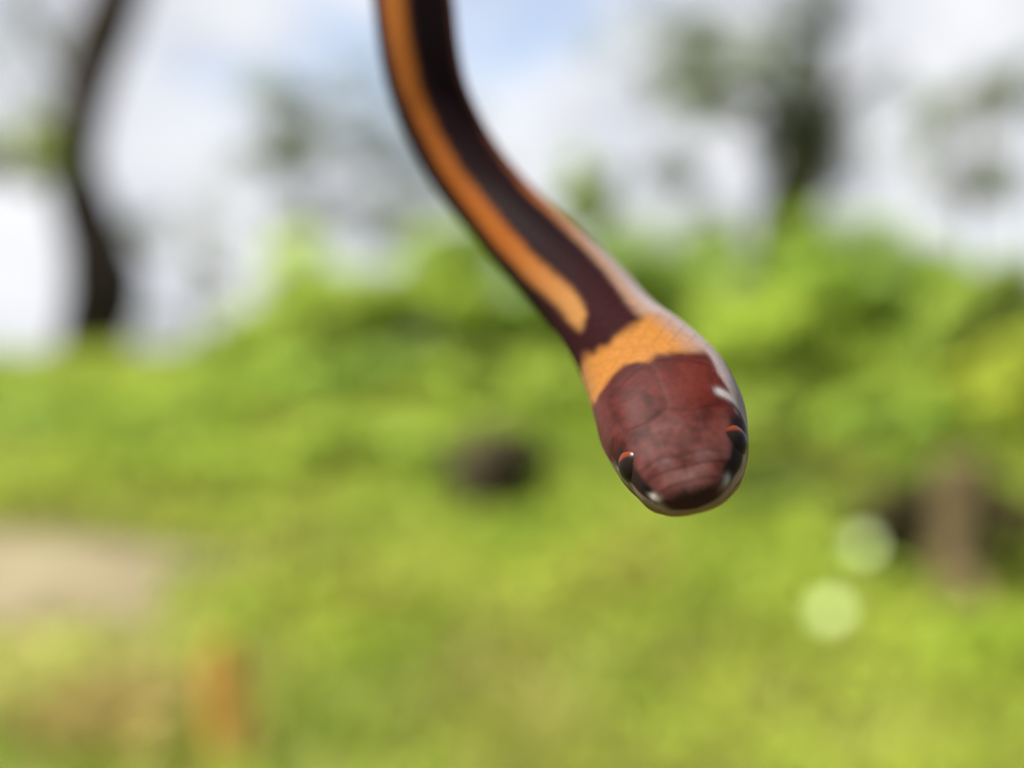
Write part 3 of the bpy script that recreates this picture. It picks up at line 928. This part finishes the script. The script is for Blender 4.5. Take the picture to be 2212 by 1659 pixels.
# white streak curling behind the eye
for sg in (1, -1):
    t = np.clip((sg * DEG - 40) / 46, 0, 1)
    line = 6.15 - 1.55 * t ** 1.3
    st_ = g(SS - line, 0.28 + 0.20 * t) * sstep(36, 43, sg * DEG) * (1 - sstep(90, 104, sg * DEG)) * (1.0 if sg > 0 else 0.0)
    hc = mixc(hc, C(0.165, 0.15, 0.152), np.clip(st_ * 1.25, 0, 1))
    und = g(SS - line + 0.42, 0.20) * sstep(48, 56, sg * DEG) * (1 - sstep(80, 90, sg * DEG))
    hc = mixc(hc, BLACK, np.clip(und, 0, 1) * 0.8)
ros = (1 - sstep(0.22, 0.52, SS + 0.25 * wv2 + 0.15 * wv)) * (1 - sstep(74, 96, AB))
hc = mixc(hc, C(0.018, 0.009, 0.008), ros * 0.95)
chin = sstep(-4, 4, AB - 100)
hc = mixc(hc, C(0.115, 0.078, 0.040), chin)
hc = hc * (1 - 0.20 * sm[..., None])
hc = hc * (1 - 0.75 * (g((AB - lip) * arcmm, 0.10) * sstep(0.3, 0.8, SS) * (1 - sstep(7.5, 9.5, SS)))[..., None])
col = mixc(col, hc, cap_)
col = np.clip(col, 0.003, 0.9)

m, n_, p, out, lk = material('snake_skin')
an = n_.nodes.new('ShaderNodeAttribute'); an.attribute_name = 'tint'
uvn = n_.nodes.new('ShaderNodeAttribute'); uvn.attribute_name = 'skin'
nz_ = n_.nodes.new('ShaderNodeTexNoise'); nz_.inputs['Scale'].default_value = 3.0; nz_.inputs['Detail'].default_value = 6
mr = n_.nodes.new('ShaderNodeMapRange'); mr.inputs['To Min'].default_value = 0.72; mr.inputs['To Max'].default_value = 1.28
vs_ = n_.nodes.new('ShaderNodeVectorMath'); vs_.operation = 'SCALE'
vo = n_.nodes.new('ShaderNodeTexVoronoi'); vo.inputs['Scale'].default_value = 2.0; vo.feature = 'SMOOTH_F1'
bp = n_.nodes.new('ShaderNodeBump'); bp.inputs['Strength'].default_value = 0.12; bp.inputs['Distance'].default_value = 0.00006
lk(uvn.outputs['Vector'], nz_.inputs['Vector']); lk(nz_.outputs['Fac'], mr.inputs['Value'])
lk(an.outputs['Color'], vs_.inputs[0]); lk(mr.outputs['Result'], vs_.inputs['Scale'])
lk(vs_.outputs['Vector'], p.inputs['Base Color'])
lk(uvn.outputs['Vector'], vo.inputs['Vector']); lk(vo.outputs['Distance'], bp.inputs['Height'])
la = n_.nodes.new('ShaderNodeAttribute'); la.attribute_name = 'lattice'
sx = n_.nodes.new('ShaderNodeSeparateXYZ'); lk(la.outputs['Vector'], sx.inputs['Vector'])


def mth(op, a, b=None):
    q = n_.nodes.new('ShaderNodeMath'); q.operation = op
    for k_, v_ in enumerate((a, b)):
        if v_ is None:
            continue
        if isinstance(v_, (int, float)):
            q.inputs[k_].default_value = v_
        else:
            lk(v_, q.inputs[k_])
    return q.outputs[0]


fa, fb = mth('PINGPONG', sx.outputs['X'], 0.5), mth('PINGPONG', sx.outputs['Y'], 0.5)
edge = mth('MINIMUM', fa, fb)                      # 0 on the joint between two scales
dome = n_.nodes.new('ShaderNodeMapRange'); dome.interpolation_type = 'SMOOTHSTEP'
dome.inputs['From Max'].default_value = 0.20
lk(edge, dome.inputs['Value'])
hgt = mth('MULTIPLY', dome.outputs['Result'], sx.outputs['Z'])
bp2 = n_.nodes.new('ShaderNodeBump'); bp2.inputs['Strength'].default_value = 0.26; bp2.inputs['Distance'].default_value = 0.00009
lk(hgt, bp2.inputs['Height']); lk(bp.outputs['Normal'], bp2.inputs['Normal']); lk(bp2.outputs['Normal'], p.inputs['Normal'])
dk = mth('SUBTRACT', 1.0, mth('MULTIPLY', mth('SUBTRACT', sx.outputs['Z'], hgt), 0.08))
lk(mth('MULTIPLY', mr.outputs['Result'], dk), vs_.inputs['Scale'])
p.inputs['Roughness'].default_value = 0.50
lk(mth('ADD', mth('MULTIPLY', mth('SUBTRACT', 1.0, sx.outputs['Z']), 0.020), 0.007), p.inputs['Specular IOR Level'])
M_SKIN = m

ii = np.arange(NR * MS).reshape(NR, MS)
nxt = np.roll(ii, -1, 1)
sf = np.stack([ii[:-1].ravel(), nxt[:-1].ravel(), nxt[1:].ravel(), ii[1:].ravel()], 1).astype(np.int32)
HEAD0 = RG[int(np.argmin(abs(SB - 5))), :3]
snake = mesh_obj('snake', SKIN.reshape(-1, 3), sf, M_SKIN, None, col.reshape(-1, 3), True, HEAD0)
tag(snake, 'slender dark brown snake with orange stripes, orange neck collar and reddish brown head hanging down', 'snake')
lt = snake.data.attributes.new('lattice', 'FLOAT_VECTOR', 'POINT')
ROWS = 20
LU, LV = DEG / 360 * ROWS, SS / (2 * math.pi * 3.3 / ROWS * 1.25)
lt.data.foreach_set('vector', np.stack([(LU + LV), (LU - LV), sstep(9.5, 11.5, SS)], 2).astype(np.float32).ravel())
sk = snake.data.attributes.new('skin', 'FLOAT_VECTOR', 'POINT')
sk.data.foreach_set('vector', np.stack([SS * 1.0, np.radians(DEG) * RG[:, 3:4] * 1000, 0 * SS], 2).astype(np.float32).ravel())

m, n_, p, out, lk = material('eye')
an = n_.nodes.new('ShaderNodeAttribute'); an.attribute_name = 'tint'
lk(an.outputs['Color'], p.inputs['Base Color'])
p.inputs['Roughness'].default_value = 0.28
p.inputs['Specular IOR Level'].default_value = 0.06
M_EYE = m

for sg in (1, -1):
    i = int(np.argmin(abs(SB - 3.35)))
    deg = 64 * sg
    q, up, rt = surf(i, np.array([math.radians(deg)]))
    nn = NRM[i, int(np.argmin(abs(np.degrees(PH) - deg)))]
    R_ = 0.00125
    c = q[0] - nn * R_ * 0.80
    back = -TG[i] - nn * np.dot(-TG[i], nn); back /= np.linalg.norm(back)
    upw = np.cross(nn, back); upw *= np.sign(np.dot(upw, up))
    vs, fs, cl = [], [], []
    n1, n2 = 44, 30
    for a in range(n2 + 1):
        th = math.pi * a / n2
        for b in range(n1):
            ph = 2 * math.pi * b / n1
            d = nn * math.cos(th) + (back * math.cos(ph) + upw * math.sin(ph)) * math.sin(th)
            vs.append(c + d * R_)
            e1, e2 = math.cos(ph) * math.sin(th), math.sin(ph) * math.sin(th)
            iris = float(sstep(0.26, 0.42, math.hypot(e1 + 0.10, e2 + 0.05)))
            hot = float(sstep(0.30, 0.46, e1 * 0.90 + e2 * 0.44))
            tcol = np.array([0.006, 0.005, 0.005]) * (1 - iris) + iris * (np.array([0.008, 0.005, 0.004]) * (1 - hot) + np.array([0.085, 0.015, 0.005]) * hot)
            cl.append(tcol)
    for a in range(n2):
        for b in range(n1):
            fs.append((a * n1 + b, a * n1 + (b + 1) % n1, (a + 1) * n1 + (b + 1) % n1, (a + 1) * n1 + b))
    o = mesh_obj('eye', np.array(vs), fs, M_EYE, snake, np.array(cl), True, tuple(c))
